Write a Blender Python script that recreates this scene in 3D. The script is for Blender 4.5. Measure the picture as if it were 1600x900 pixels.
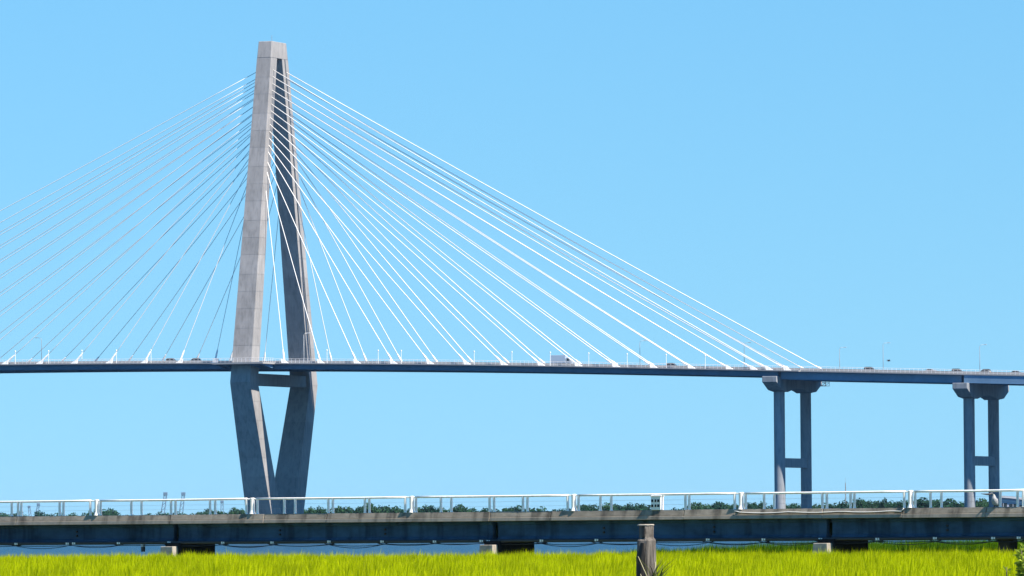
import bpy, bmesh, math, random
import numpy as np
from mathutils import Vector, Matrix
R = math.radians
random.seed(7); rng = np.random.default_rng(11)
for o in list(bpy.data.objects): bpy.data.objects.remove(o)
scn = bpy.context.scene
COL = scn.collection

# ------------------------------------------------------------------ camera
FPX, EYE = 10000.0, 3.5                       # focal length in pixels of the 1600 px wide photo
PITCH, ROLL = math.atan(379 / FPX), R(0.4)
cam = bpy.data.objects.new('camera', bpy.data.cameras.new('camera'))
COL.objects.link(cam)
cam.data.sensor_width = 36; cam.data.lens = FPX / 1600 * 36
cam.data.clip_start = 1; cam.data.clip_end = 90000
cam.matrix_world = Matrix.Translation((0, 0, EYE)) @ Matrix.Rotation(math.pi/2 + PITCH, 4, 'X') @ Matrix.Rotation(-ROLL, 4, 'Z')
scn.camera = cam
scn.render.resolution_x, scn.render.resolution_y = 1024, 576

# ------------------------------------------------------------------ light
SUN_EL, SUN_PSI = R(53), R(36)                # elevation; angle from +X towards the camera
sdir = Vector((math.cos(SUN_EL)*math.cos(SUN_PSI), -math.cos(SUN_EL)*math.sin(SUN_PSI), math.sin(SUN_EL)))
world = bpy.data.worlds.new('World'); scn.world = world; world.use_nodes = True
wn = world.node_tree.nodes; wl = world.node_tree.links
sky = wn.new('ShaderNodeTexSky'); sky.sky_type = 'NISHITA'; sky.sun_disc = False
sky.sun_elevation = SUN_EL; sky.sun_rotation = math.atan2(sdir.x, sdir.y)
sky.altitude = 0; sky.air_density = 1.0; sky.dust_density = 0.0; sky.ozone_density = 8.0
# very clear air: the whole dome is read a little higher up so that it stays blue down to the horizon
wtc = wn.new('ShaderNodeTexCoord'); vm = wn.new('ShaderNodeVectorMath'); vm.operation = 'MULTIPLY_ADD'
vm.inputs[1].default_value = (1, 1, 0.42); vm.inputs[2].default_value = (0, 0, 0.077)
vn = wn.new('ShaderNodeVectorMath'); vn.operation = 'NORMALIZE'
wl.new(wtc.outputs['Generated'], vm.inputs[0]); wl.new(vm.outputs[0], vn.inputs[0]); wl.new(vn.outputs[0], sky.inputs['Vector'])
tint = wn.new('ShaderNodeMix'); tint.data_type = 'RGBA'; tint.blend_type = 'MULTIPLY'; tint.inputs[0].default_value = 1
tint.inputs[7].default_value = (1.0, 1.07, 1.02, 1)
hs_ = wn.new('ShaderNodeHueSaturation'); hs_.inputs['Saturation'].default_value = 1.25
wl.new(sky.outputs[0], hs_.inputs['Color']); wl.new(hs_.outputs[0], tint.inputs[6]); wl.new(tint.outputs[2], wn['Background'].inputs[0])
wn['Background'].inputs[1].default_value = 0.065
sun = bpy.data.objects.new('sun', bpy.data.lights.new('sun', 'SUN')); COL.objects.link(sun)
sun.data.energy = 5.0; sun.data.angle = R(0.5); sun.data.color = (1.0, 0.87, 0.72)
sun.rotation_euler = sdir.to_track_quat('Z', 'Y').to_euler(); sun.location = (0, 0, 400)
vs = scn.view_settings
vs.view_transform = 'Standard'; vs.look = 'None'; vs.exposure = 1.12; vs.gamma = 1.0; vs.use_curve_mapping = False

# ------------------------------------------------------------------ helpers
def ray(px, py):                              # photo pixel -> (sideways, up) per metre of depth
    X, Y = px - 800, py - 450; c, s = math.cos(ROLL), math.sin(ROLL)
    x, y = X*c - Y*s, X*s + Y*c
    d = FPX*math.cos(PITCH) + y*math.sin(PITCH); u = FPX*math.sin(PITCH) - y*math.cos(PITCH)
    return x/d, u/d
def at(px, py, depth):
    x, u = ray(px, py); return Vector((x*depth, depth, EYE + u*depth))
def tag(o, label=None, cat=None, group=None, kind=None):
    if label: o['label'] = label
    if cat: o['category'] = cat
    if group: o['group'] = group
    if kind: o['kind'] = kind
    return o
def empty(name, loc, rz=0.0):
    o = bpy.data.objects.new(name, None); COL.objects.link(o)
    o.location = loc; o.rotation_euler = (0, 0, rz); o.empty_display_size = 1; return o
def link(name, me, parent=None, loc=None, rot=None):
    o = bpy.data.objects.new(name, me); COL.objects.link(o)
    if parent: o.parent = parent
    if loc is not None: o.location = loc
    if rot is not None: o.rotation_euler = rot
    return o
class MB:
    def __init__(s): s.v = []; s.f = []; s.m = []
    def add(s, vs_, fs, mi=0):
        n = len(s.v); s.v += [tuple(p) for p in vs_]; s.f += [tuple(i + n for i in f) for f in fs]; s.m += [mi]*len(fs); return s
    def loft(s, rings, mi=0, cap=True, closed=True):
        k = len(rings[0]); vs_ = [p for r in rings for p in r]; fs = []
        for j in range(len(rings)-1):
            for i in range(k if closed else k-1):
                i2 = (i+1) % k; fs.append((j*k+i, j*k+i2, (j+1)*k+i2, (j+1)*k+i))
        if cap: fs.append(tuple(reversed(range(k)))); fs.append(tuple((len(rings)-1)*k+i for i in range(k)))
        return s.add(vs_, fs, mi)
    def box(s, x0, x1, y0, y1, z0, z1, mi=0):
        return s.loft([[(x0,y0,z),(x1,y0,z),(x1,y1,z),(x0,y1,z)] for z in (z0, z1)], mi)
    def tube(s, pts, r, n=8, mi=0, cap=True):
        pts = [Vector(p) for p in pts]; rs = r if isinstance(r, (list, tuple)) else [r]*len(pts); rings = []
        for i, p in enumerate(pts):
            d = (pts[min(i+1, len(pts)-1)] - pts[max(i-1, 0)]).normalized()
            up = Vector((0,0,1)) if abs(d.z) < .95 else Vector((1,0,0))
            a = d.cross(up).normalized(); b = a.cross(d).normalized()
            rings.append([p + (a*math.cos(t) + b*math.sin(t))*rs[i] for t in (2*math.pi*k/n for k in range(n))])
        return s.loft([list(reversed(r_)) for r_ in rings], mi, cap)
    def mesh(s, name, mats, smooth=False, bevel=0):
        me = bpy.data.meshes.new(name); me.from_pydata(s.v, [], s.f)
        for m in (mats if isinstance(mats, (list, tuple)) else [mats]): me.materials.append(m)
        bm = bmesh.new(); bm.from_mesh(me)
        for f, mi in zip(bm.faces, s.m): f.material_index = mi; f.smooth = smooth
        if bevel: bmesh.ops.bevel(bm, geom=list(bm.edges), offset=bevel, segments=1, affect='EDGES')
        bmesh.ops.recalc_face_normals(bm, faces=list(bm.faces))
        bm.to_mesh(me); bm.free(); return me
    def build(s, name, mats, parent=None, smooth=False, bevel=0, loc=None, rot=None):
        return link(name, s.mesh(name, mats, smooth, bevel), parent, loc, rot)

def mat(name, col, rough=0.8, var=0.0, scale=1.0, stretch=(1,1,1), col2=None, bump=0.0, metal=0.0, spec=0.5,
        fine=0.0, coord='Object', detail=6, streak=0.0, objvar=0.0):
    m = bpy.data.materials.new(name); m.use_nodes = True
    nt = m.node_tree; N, L = nt.nodes, nt.links; b = N['Principled BSDF']
    b.inputs['Roughness'].default_value = rough; b.inputs['Metallic'].default_value = metal
    b.inputs['Specular IOR Level'].default_value = spec
    b.inputs['Base Color'].default_value = (*col, 1)
    if var or col2 or bump or streak:
        tc = N.new('ShaderNodeTexCoord'); mp = N.new('ShaderNodeMapping'); mp.inputs['Scale'].default_value = stretch
        L.new(tc.outputs[coord], mp.inputs[0])
        no = N.new('ShaderNodeTexNoise'); no.inputs['Scale'].default_value = scale; no.inputs['Detail'].default_value = detail
        no.inputs['Roughness'].default_value = 0.65; L.new(mp.outputs[0], no.inputs['Vector'])
        cr = N.new('ShaderNodeValToRGB'); e = cr.color_ramp.elements
        c2 = col2 or tuple(c*(1-var) for c in col); c1 = col if col2 else tuple(min(1, c*(1+var)) for c in col)
        e[0].position, e[1].position = 0.34, 0.66; e[0].color = (*c2, 1); e[1].color = (*c1, 1)
        L.new(no.outputs[0], cr.inputs[0]); out = cr.outputs[0]
        if streak:                            # dirt runs with their own shape
            mp2 = N.new('ShaderNodeMapping'); mp2.inputs['Scale'].default_value = (0.9, 0.9, 0.12); L.new(tc.outputs[coord], mp2.inputs[0])
            n2 = N.new('ShaderNodeTexNoise'); n2.inputs['Scale'].default_value = 1.3; n2.inputs['Detail'].default_value = 5; L.new(mp2.outputs[0], n2.inputs['Vector'])
            r2 = N.new('ShaderNodeValToRGB'); r2.color_ramp.elements[0].position = .50; r2.color_ramp.elements[1].position = .64
            r2.color_ramp.elements[0].color = (1,1,1,1); r2.color_ramp.elements[1].color = (1-streak,)*3 + (1,); L.new(n2.outputs[0], r2.inputs[0])
            mx = N.new('ShaderNodeMix'); mx.data_type = 'RGBA'; mx.blend_type = 'MULTIPLY'; mx.inputs[0].default_value = 1
            L.new(out, mx.inputs[6]); L.new(r2.outputs[0], mx.inputs[7]); out = mx.outputs[2]
        if objvar:                            # each cast piece a shade of its own
            oi = N.new('ShaderNodeObjectInfo'); mr = N.new('ShaderNodeMapRange'); mr.inputs[3].default_value = 1-objvar; mr.inputs[4].default_value = 1+objvar
            L.new(oi.outputs['Random'], mr.inputs[0]); mx = N.new('ShaderNodeMix'); mx.data_type = 'RGBA'; mx.blend_type = 'MULTIPLY'; mx.inputs[0].default_value = 1
            L.new(out, mx.inputs[6]); L.new(mr.outputs[0], mx.inputs[7]); out = mx.outputs[2]
        L.new(out, b.inputs['Base Color'])
        if bump:
            bp = N.new('ShaderNodeBump'); bp.inputs['Strength'].default_value = bump; bp.inputs['Distance'].default_value = .05
            L.new(no.outputs[0], bp.inputs['Height']); L.new(bp.outputs[0], b.inputs['Normal'])
    return m

M = {}
M['tower'] = mat('tower_concrete', (.28,.283,.292), .9, .12, .35, (1,1,.5), streak=.16, objvar=.07, spec=.12)
M['pier'] = mat('pier_concrete', (.25,.28,.315), .9, .13, .3, (1,1,.4), streak=.22, objvar=.05, spec=.12)
M['slab'] = mat('deck_slab_concrete', (.30,.31,.32), .85, .08, .5)
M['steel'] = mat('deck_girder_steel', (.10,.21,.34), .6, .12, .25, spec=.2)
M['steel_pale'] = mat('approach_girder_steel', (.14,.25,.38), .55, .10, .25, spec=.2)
M['rail_white'] = mat('white_paint', (.86,.87,.87), .45, .03, 4)
M['old_white'] = mat('weathered_white_paint', (.92,.93,.93), .5, .3, 3.0, (1,1,.4), col2=(.76,.75,.72), bump=.15, objvar=.05)
M['cable'] = mat('cable_sheath', (.82,.82,.80), .4)
M['grey_metal'] = mat('grey_metal', (.30,.31,.32), .45, .1, 2, metal=.3)
M['dark_metal'] = mat('dark_metal', (.03,.032,.036), .6, .2, 3)
M['pale_metal'] = mat('galvanised_pole', (.42,.45,.48), .5)
M['deck_rail'] = mat('deck_rail_paint', (.66,.67,.70), .5)
M['asphalt'] = mat('asphalt', (.06,.06,.06), .95, .2, 4)
M['parapet'] = mat('weathered_parapet_concrete', (.27,.24,.20), .9, .2, 1.4, (1,1,2.0), bump=.4, streak=.6, objvar=.10)
M['ledge'] = mat('deck_edge_concrete', (.31,.28,.24), .9, .14, 1.2, (1,1,1), bump=.4, streak=.45)
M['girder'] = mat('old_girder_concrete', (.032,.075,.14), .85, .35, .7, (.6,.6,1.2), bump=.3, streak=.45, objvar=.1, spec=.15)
M['cap'] = mat('pier_cap_concrete', (.30,.285,.255), .9, .2, 2.2, bump=.5, streak=.3)
M['cap_shade'] = mat('shaded_cap_concrete', (.016,.016,.018), .95, .3, 3, spec=.1)  # near-black stands for deck shade painted onto the pier cap
M['black'] = mat('black_rubber', (.012,.012,.014), .7)
M['timber'] = mat('weathered_timber', (.19,.178,.16), .95, .3, 16, (1,1,.10), col2=(.04,.036,.032), bump=1.0)
M['timber_dark'] = mat('rotten_timber', (.035,.032,.03), .95, .3, 7, (1,1,.12), bump=.8)
M['bark'] = mat('bark', (.10,.085,.065), .95, .2, 2)
M['mud'] = mat('marsh_mud', (.075,.075,.03), .95, .3, .3)
M['land'] = mat('shore_soil', (.09,.10,.05), .95, .3, .02)

def leafmat(name, c1, c2, trans=.35):
    m = bpy.data.materials.new(name); m.use_nodes = True; nt = m.node_tree; N, L = nt.nodes, nt.links
    b = N['Principled BSDF']; b.inputs['Roughness'].default_value = .8; b.inputs['Specular IOR Level'].default_value = .08
    at_ = N.new('ShaderNodeAttribute'); at_.attribute_name = 'tone'
    cr = N.new('ShaderNodeValToRGB'); cr.color_ramp.elements[0].color = (*c1,1); cr.color_ramp.elements[1].color = (*c2,1)
    L.new(at_.outputs['Fac'], cr.inputs[0]); L.new(cr.outputs[0], b.inputs['Base Color'])
    tr = N.new('ShaderNodeBsdfTranslucent'); L.new(cr.outputs[0], tr.inputs[0])
    mx = N.new('ShaderNodeMixShader'); mx.inputs[0].default_value = trans
    L.new(b.outputs[0], mx.inputs[1]); L.new(tr.outputs[0], mx.inputs[2]); L.new(mx.outputs[0], N['Material Output'].inputs[0])
    return m
M['grass'] = leafmat('cordgrass_leaf', (.165,.21,.0008), (.60,.70,.001), .4)
M['reed'] = leafmat('reed_leaf', (.028,.10,.0012), (.10,.21,.002), .35)
M['tree'] = [leafmat('tree_leaf_%s' % n, c1, c2, .3) for n, c1, c2 in (('deep', (.010,.040,.028), (.022,.075,.045)), ('mid', (.012,.046,.026), (.03,.09,.045)), ('pale', (.016,.055,.03), (.042,.105,.05)))]
M['shrub'] = leafmat('shrub_leaf', (.12,.20,.015), (.50,.62,.10), .4)
M['weed'] = leafmat('weed_leaf', (.045,.07,.015), (.14,.17,.05), .25)

# ------------------------------------------------------------------ the setting
def sheet(name, pts, z, m, kind='structure'):
    me = bpy.data.meshes.new(name); me.from_pydata([(x, y, z) for x, y in pts], [], [tuple(range(len(pts)))]); me.materials.append(m)
    return tag(link(name, me), kind=kind)
wm = bpy.data.materials.new('river_water'); wm.use_nodes = True
N, L = wm.node_tree.nodes, wm.node_tree.links; b = N['Principled BSDF']
b.inputs['Base Color'].default_value = (.010,.04,.08,1); b.inputs['Roughness'].default_value = .3; b.inputs['IOR'].default_value = 1.33; b.inputs['Specular IOR Level'].default_value = .2
tc = N.new('ShaderNodeTexCoord'); hs = []
for sc, st in ((.35, (1, 1, 1)), (.06, (.6, 1, 1))):
    mp = N.new('ShaderNodeMapping'); mp.inputs['Scale'].default_value = st; L.new(tc.outputs['Object'], mp.inputs[0])
    no = N.new('ShaderNodeTexNoise'); no.inputs['Scale'].default_value = sc; no.inputs['Detail'].default_value = 4; L.new(mp.outputs[0], no.inputs['Vector']); hs.append(no)
ad = N.new('ShaderNodeMath'); ad.operation = 'ADD'; L.new(hs[0].outputs[0], ad.inputs[0]); L.new(hs[1].outputs[0], ad.inputs[1])
bp = N.new('ShaderNodeBump'); bp.inputs['Strength'].default_value = 1.0; bp.inputs['Distance'].default_value = 1.6
L.new(ad.outputs[0], bp.inputs['Height']); L.new(bp.outputs[0], b.inputs['Normal'])
sheet('ground', [(-30000,-2000),(30000,-2000),(30000,45000),(-30000,45000)], -3.0, M['mud'])
sheet('water', [(-30000,-1500),(30000,-1500),(30000,45000),(-30000,45000)], 0.0, wm)

# low bridge frame: runs to the right and towards the camera
NB_A = math.atan(.81); NBO = Vector((0, 400, 0))
bdir = Vector((math.cos(NB_A), -math.sin(NB_A), 0)); bnor = Vector((math.sin(NB_A), math.cos(NB_A), 0))
def s_of(px, py=800):                         # photo column -> distance along the low bridge's near face
    u = ray(px, py)[0]; Y = 400/(1 + .81*u); return u*Y/bdir.x
def nb(s, c, z): return NBO + bdir*s + bnor*c + Vector((0, 0, z))

# marsh ground: near bank up to just past the low bridge, reaching further on the right
S_BEND = s_of(905)
def marsh_edge(s):                            # distance behind the bridge face where the marsh ends
    return 1.6 if s < S_BEND-6 else (1.6 + 36*min(1, (s-(S_BEND-6))/16))
edge = [(s, marsh_edge(s)) for s in [-200, -100] + list(np.linspace(S_BEND-8, S_BEND+12, 12)) + [60, 130, 240]]
mp_ = [(nb(s, c, 0).x, nb(s, c, 0).y) for s, c in edge]
sheet('marsh', [(-160, -60), (260, -60)][::-1][1:] + [] if False else [(mp_[0][0]-20, -60)] + [(230, -60)] + mp_[::-1], 0.9, M['mud'])
# far shores
mbs = MB(); mbs.box(-420, 700, 2960, 5200, -2, 1.2); tag(mbs.build('far_shore', M['land']), kind='structure')
mbs = MB(); mbs.box(-2500, -425, 4300, 7800, -2, 1.2); tag(mbs.build('distant_shore', M['land']), kind='structure')

# ------------------------------------------------------------------ the cable-stayed bridge
TH = R(21.1)
bridge = empty('cable_stayed_bridge', (-84.5, 2269, 0), -TH)
tag(bridge, 'tall cable-stayed road bridge with diamond concrete tower and white stay cables', 'bridge')
def ztop(t):                                  # road surface height along the bridge
    if t < -135: q = 62.14
    elif t < 142: q = 62.14 - .635e-4*(t+135)**2
    else: q = 62.14 - .635e-4*277**2 - .0345*(t-142)
    return q + 2.0
def quad_ring(z, c0, c1, hw): return [(-hw, c0, z), (hw, c0, z), (hw, c1, z), (-hw, c1, z)]
ZK, ZT = 56.0, 177.4
def lerp(a, b_, f): return a + (b_-a)*f
def sec(z):                                   # outer edge, inner edge, half length of a leg at height z
    if z >= ZK:
        f = (z-ZK)/(ZT-ZK); return lerp(30.4, 6.5, f), lerp(23.4, 1.2, f), lerp(3.72, 2.55, f)
    f = (ZK-z)/ZK; return lerp(30.4, 11.0, f), lerp(23.4, 1.9, f), lerp(3.72, 5.0, f)
def leg_block(z0, z1, sg, grow, n=1):
    mb = MB(); rings = []
    for i in range(n+1):
        z = lerp(z0, z1, i/n); o, i_, h = sec(z); rings.append(quad_ring(z, sg*(o+grow), sg*(i_-grow), h+grow))
    return mb.loft(rings)
for sg in (-1, 1):
    core = MB(); rings = []
    for z in (1.5, ZK, 171.5):
        o, i_, h = sec(z); rings.append(quad_ring(z, sg*o, sg*i_, h))
    leg = core.loft(rings).build('tower_leg', M['tower'], bridge)
    tag(leg, 'near leg of the tower, sunlit outside' if sg < 0 else 'far leg of the tower, shaded towards the camera')
    zs = [1.5] + [ZK - 6.6*k for k in range(7, 0, -1)] + [ZK]
    k = 0
    while zs[-1] < 165: zs.append(zs[-1] + (6.1 if k % 3 else 6.9)); k += 1
    zs[-1] = 171.45
    for z0, z1 in zip(zs[:-1], zs[1:]):
        leg_block(z0+.035, z1-.035, sg, .07).build('concrete_lift', M['tower'], leg)
    # access ladder rail on the side face
    if sg > 0:
        mb = MB()
        for z0, z1 in zip(zs[:-1], zs[1:]):
            if z0 < ZK + 5: continue
            o0, i0, h0 = sec(z0); o1, i1, h1 = sec(z1)
            c0, c1 = lerp(i0, o0, .42), lerp(i1, o1, .42)
            mb.loft([[(h0+.1, c0-.22, z0), (h0+.4, c0-.22, z0), (h0+.4, c0+.22, z0), (h0+.1, c0+.22, z0)],
                     [(h1+.1, c1-.22, z1), (h1+.4, c1-.22, z1), (h1+.4, c1+.22, z1), (h1+.1, c1+.22, z1)]])
        mb.build('access_rail', M['grey_metal'], leg)
o, i_, h = sec(171.5); o2, _, h2 = sec(ZT)
mb = MB(); mb.loft([quad_ring(171.5, -o-.07, o+.07, h+.07), quad_ring(ZT, -o2, o2, h2)])
cap = mb.build('tower_cap', M['tower'], bridge, bevel=.12)
mb = MB(); mb.tube([(1.5, -4, ZT), (1.5, -4, ZT+2.2)], .07, 6); mb.build('lightning_rod', M['grey_metal'], cap)
mb = MB(); mb.box(-2.6, 2.6, -23.2, 23.2, 55.2, 59.3); mb.build('crossbeam', M['tower'], bridge, bevel=.1)
mb = MB(); mb.box(-11, 11, -17, 17, -2.5, 1.6); mb.build('foundation', M['pier'], bridge, bevel=.3)

T0, T1, TA = -250.0, 345.0, 196.0             # deck ends; end of the stayed span
def deck_strip(t0, t1, c0, c1, za, zb, step=8.0):
    mb = MB(); n = max(1, int(round((t1-t0)/step)))
    rings = []
    for i in range(n+1):
        t = lerp(t0, t1, i/n); z = ztop(t); rings.append([(t, c0, z+za), (t, c1, z+za), (t, c1, z+zb), (t, c0, z+zb)])
    return mb.loft(rings)
T2 = 261.2
deck = deck_strip(T0, TA+8, -24.2, 22.6, -.34, 0).build('deck_slab', M['slab'], bridge)
deck_strip(TA+8, T1, -22.2, 22.6, -.34, 0).build('deck_slab', M['slab'], bridge)
deck_strip(T0, T1, -20.0, 20.6, .004, .06).build('roadway', M['asphalt'], deck)
for c in (-20.6, 20.7): deck_strip(T0, T1, c, c+.35, .01, .86).build('traffic_barrier', M['slab'], deck)
# white painted edge and lane lines
for c in (-19.3, -.25, .25, 19.8): deck_strip(T0, T1, c-.08, c+.08, .064, .068).build('lane_line', M['rail_white'], deck)
for c in (-21.4, 20.6):
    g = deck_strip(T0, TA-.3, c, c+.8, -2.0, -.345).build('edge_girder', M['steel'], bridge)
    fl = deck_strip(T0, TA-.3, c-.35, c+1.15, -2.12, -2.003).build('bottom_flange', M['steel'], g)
nfb = 0
t = T0 + 4
while t < TA - 2:                             # floor beams under the slab
    mb = MB(); z = ztop(t); mb.box(t-.25, t+.25, -20.55, 20.55, z-1.7, z-.345); mb.build('floor_beam', M['steel'], bridge); t += 4.5*3
for t0, t1, c0, key in ((TA+.3, T2-.7, -20.2, 'steel'), (T2+.7, T1, -22.0, 'steel_pale')):
    for c in (c0, c0+8.3, c0+16.6, c0+24.9, c0+33.2, c0+40):
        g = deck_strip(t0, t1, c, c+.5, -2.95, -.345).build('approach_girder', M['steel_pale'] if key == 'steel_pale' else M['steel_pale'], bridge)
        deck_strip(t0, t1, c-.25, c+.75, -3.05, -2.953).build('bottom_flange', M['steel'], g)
# overlook that carries the footpath round the near leg
mb = MB(); z = ztop(0)
poly = [(-11.0,-24.25), (-9,-34.2), (10.3,-34.2), (10.6,-24.25)]
mb.loft([[(x, y, z-.62) for x, y in poly], [(x, y, z-.01) for x, y in poly]])
ov = mb.build('overlook_platform', M['slab'], bridge)
mb = MB()
for x in (-8, -5.2, 5.2, 9.6): mb.loft([[(x-.2,-24.3,z-2.0),(x+.2,-24.3,z-2.0),(x+.2,-24.3,z-.63),(x-.2,-24.3,z-.63)], [(x-.2,-33,z-.9),(x+.2,-33,z-.9),(x+.2,-33,z-.63),(x-.2,-33,z-.63)]])
mb.build('bracket', M['steel'], ov)
# railing (pickets a pixel apart: real geometry in one part per run)
def railing(path, h=1.45, step=1.5, name='footpath_railing', r=.05):
    mb = MB(); L_ = [Vector(p) for p in path]
    for hh in (h, h*.62, h*.28): mb.tube([p + Vector((0,0,hh)) for p in L_], r if hh == h else r*.7, 4)
    for p, q in zip(L_[:-1], L_[1:]):
        n = max(1, int((q-p).length/step))
        for k in range(n):
            c = p.lerp(q, k/n); mb.box(c.x-.05, c.x+.05, c.y-.05, c.y+.05, c.z, c.z+h)
    return tag(mb.build(name, M['deck_rail'], bridge), kind='stuff')
dpath = lambda t0, t1, c: [(t, c, ztop(t)) for t in np.linspace(t0, t1, max(2, int((t1-t0)/10)))]
railing(dpath(T0, -11.1, -24.05)); railing(dpath(10.7, TA+7.9, -24.05)); railing(dpath(TA+8, T1, -22.05)); railing(dpath(T0, T1, 22.4), 1.1)
railing([(-10.9,-24.1,z), (-8.9,-34.05,z), (10.1,-34.05,z), (10.5,-24.1,z)])
# stay cables
tpos = [13.2 + 13.75*k for k in range(13)] + [187.0, 192.5, 199.0]
tneg = [13.4 + 13.6*k for k in range(16)]
zan = [125, 131, 134.4] + [138 + 2.44*k for k in range(13)]
for sg in (-1, 1):
    for side, tl in ((1, tpos), (-1, tneg)):
        for k in range(16):
            za = zan[k]; o, i_, h = sec(za); p = Vector((side*(h-.2), sg*lerp(i_, o, .45), za))
            t = side*tl[k]; q = Vector((t, sg*21.75, ztop(t)+.3)); Ln = (p-q).length; sag = .0032*Ln
            pts = [q.lerp(p, f) - Vector((0, 0, 4*sag*f*(1-f))) for f in np.linspace(0, 1, 13)]
            mb = MB(); cb = mb.tube(pts, .14 if side > 0 else .11, 8).build('stay_cable', M['cable'], bridge, smooth=True)
            d = (pts[1]-pts[0]).normalized(); mb = MB()
            mb.tube([q - d*.3, q + d*3.2, q + d*4.6], [.34, .34, .2], 7)
            mb.loft([[(t-.9*side, q.y-.45, ztop(t)+.01), (t+1.5*side, q.y-.45, ztop(t)+.01), (t+1.5*side, q.y+.45, ztop(t)+.01), (t-.9*side, q.y+.45, ztop(t)+.01)],
                     [(t-1.3*side, q.y-.3, ztop(t)+1.5), (t-.4*side, q.y-.3, ztop(t)+1.2), (t-.4*side, q.y+.3, ztop(t)+1.2), (t-1.3*side, q.y+.3, ztop(t)+1.5)]])
            mb.build('anchor_housing', M['rail_white'], cb)
# piers of the approach
def pier(t, tap):
    zt = ztop(t) - (2.13 if t < TA else 3.06); hw = 2.6
    prof = [(-24.6, zt), (24.6, zt), (24.6, zt-2.0), (18.6, zt-4.6), (12.0, zt-5.2)]
    prof += [(x, zt-5.2+1.3*(1-(x/12)**2)) for x in (8, 4, 0, -4, -8)] + [(-12.0, zt-5.2), (-18.6, zt-4.6), (-24.6, zt-2.0)]
    mb = MB(); mb.loft([[(t-hw, c, z) for c, z in prof], [(t+hw, c, z) for c, z in prof]])
    cp = mb.build('pier_cap', M['pier'], bridge, bevel=.12)
    for c in (-14.2, 14.2):
        mb = MB(); mb.tube([(t, c, -2.5), (t, c, zt-5.0)], 1.9, 28); mb.build('column', M['pier'], cp, smooth=False)
        mb = MB(); mb.box(t-4, t+4, c-4, c+4, -2.6, 1.5); mb.build('footing', M['pier'], cp, bevel=.2)
    mb = MB(); mb.box(t-1.0, t+1.0, -12.4, 12.4, 24.4, 27.6); mb.build('strut', M['pier'], cp, bevel=.08)
    for c in (-20, -10, 0, 10, 20):
        mb = MB(); mb.box(t-.8, t+.8, c-.6, c+.6, zt+.003, zt+(.13 if t < TA else .1)); mb.build('bearing', M['dark_metal'], cp)
    return cp
pier(193.6, 0); pc2 = pier(T2, 1)
# inspection platform slung at the first pier
mb = MB(); zt = ztop(196) - 4.4
for c in (26.3, 30.2):
    for zz in (0, 1.1): mb.tube([(189.5, c, zt+zz), (197, c, zt+zz)], .09, 5)
    for k in range(6): mb.tube([(189.5+1.5*k, c, zt), (189.5+1.5*k, c, zt+2.0 if k in (0, 5) else zt+1.1)], .08, 5)
    for k in range(5): mb.tube([(189.5+1.5*k, c, zt), (191.0+1.5*k, c, zt+1.1)], .06, 4)
mb.box(189.5, 197, 26.2, 30.3, zt-.1, zt)
mb.build('inspection_platform', M['dark_metal'], bridge)

def on_deck(px, c):                           # photo column -> distance along the deck at cross position c
    a, n = Vector((math.cos(TH), -math.sin(TH))), Vector((math.sin(TH), math.cos(TH))); u = ray(px, 575)[0]
    x0, y0 = -84.5 + n.x*c, 2269 + n.y*c
    return (u*y0 - x0)/(a.x - u*a.y)
def deck_world(t, c, z=None):
    a, n = Vector((math.cos(TH), -math.sin(TH), 0)), Vector((math.sin(TH), math.cos(TH), 0))
    return Vector((-84.5, 2269, 0)) + a*t + n*c + Vector((0, 0, ztop(t) if z is None else z))

# lamp posts along the deck
def lamp(px, c, h, arm, m, label):
    t = on_deck(px, c); e = empty('street_lamp', deck_world(t, c), -TH); tag(e, label, 'street lamp', 'lamp posts on the high bridge')
    mb = MB(); mb.tube([(0,0,0), (0,0,h*.6), (0,0,h-.6), (arm*.35,0,h-.12), (arm*1.6,0,h)], [.11,.085,.07,.06,.05], 6); mb.build('pole', m, e, smooth=True)
    mb = MB(); mb.box(min(arm*1.5, arm*2.5), max(arm*1.5, arm*2.5), -.18, .18, h-.1, h+.08); mb.build('lamp_head', m, e, bevel=.03)
    mb = MB(); mb.box(-.25, .25, -.25, .25, 0, .25); mb.build('base_plate', m, e)
lamp(65, -20.2, 9.4, -1, M['grey_metal'], 'grey street lamp on the deck left of the tower, arm bent left')
lamp(475, -20.2, 10.6, 1, M['rail_white'], 'white street lamp on the deck in front of the tower\'s far leg')
lamp(1000, 21.3, 10, 1, M['pale_metal'], 'thin grey lamp post between the cables halfway along the right span')
lamp(1163, 21.3, 10, 1, M['grey_metal'], 'grey lamp post among the lowest right cables, left of the first pier')
lamp(1312, 21.3, 9, 1, M['pale_metal'], 'thin lamp post just right of the last cable end')
lamp(1380, -20.2, 10, 1, M['pale_metal'], 'thin lamp post on the deck above the gap between both piers')
lamp(1531, -20.2, 10, 1, M['pale_metal'], 'thin lamp post on the deck above the right pier')
UN = 'first second third fourth fifth sixth seventh eighth ninth tenth eleventh twelfth thirteenth fourteenth fifteenth sixteenth seventeenth eighteenth nineteenth'.split()
ORD = UN + ['twentieth'] + ['twenty-' + u for u in UN[:9]] + ['thirtieth'] + ['thirty-' + u for u in UN[:9]] + ['fortieth'] + ['forty-' + u for u in UN[:9]] + ['fiftieth'] + ['fifty-' + u for u in UN[:9]]
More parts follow.
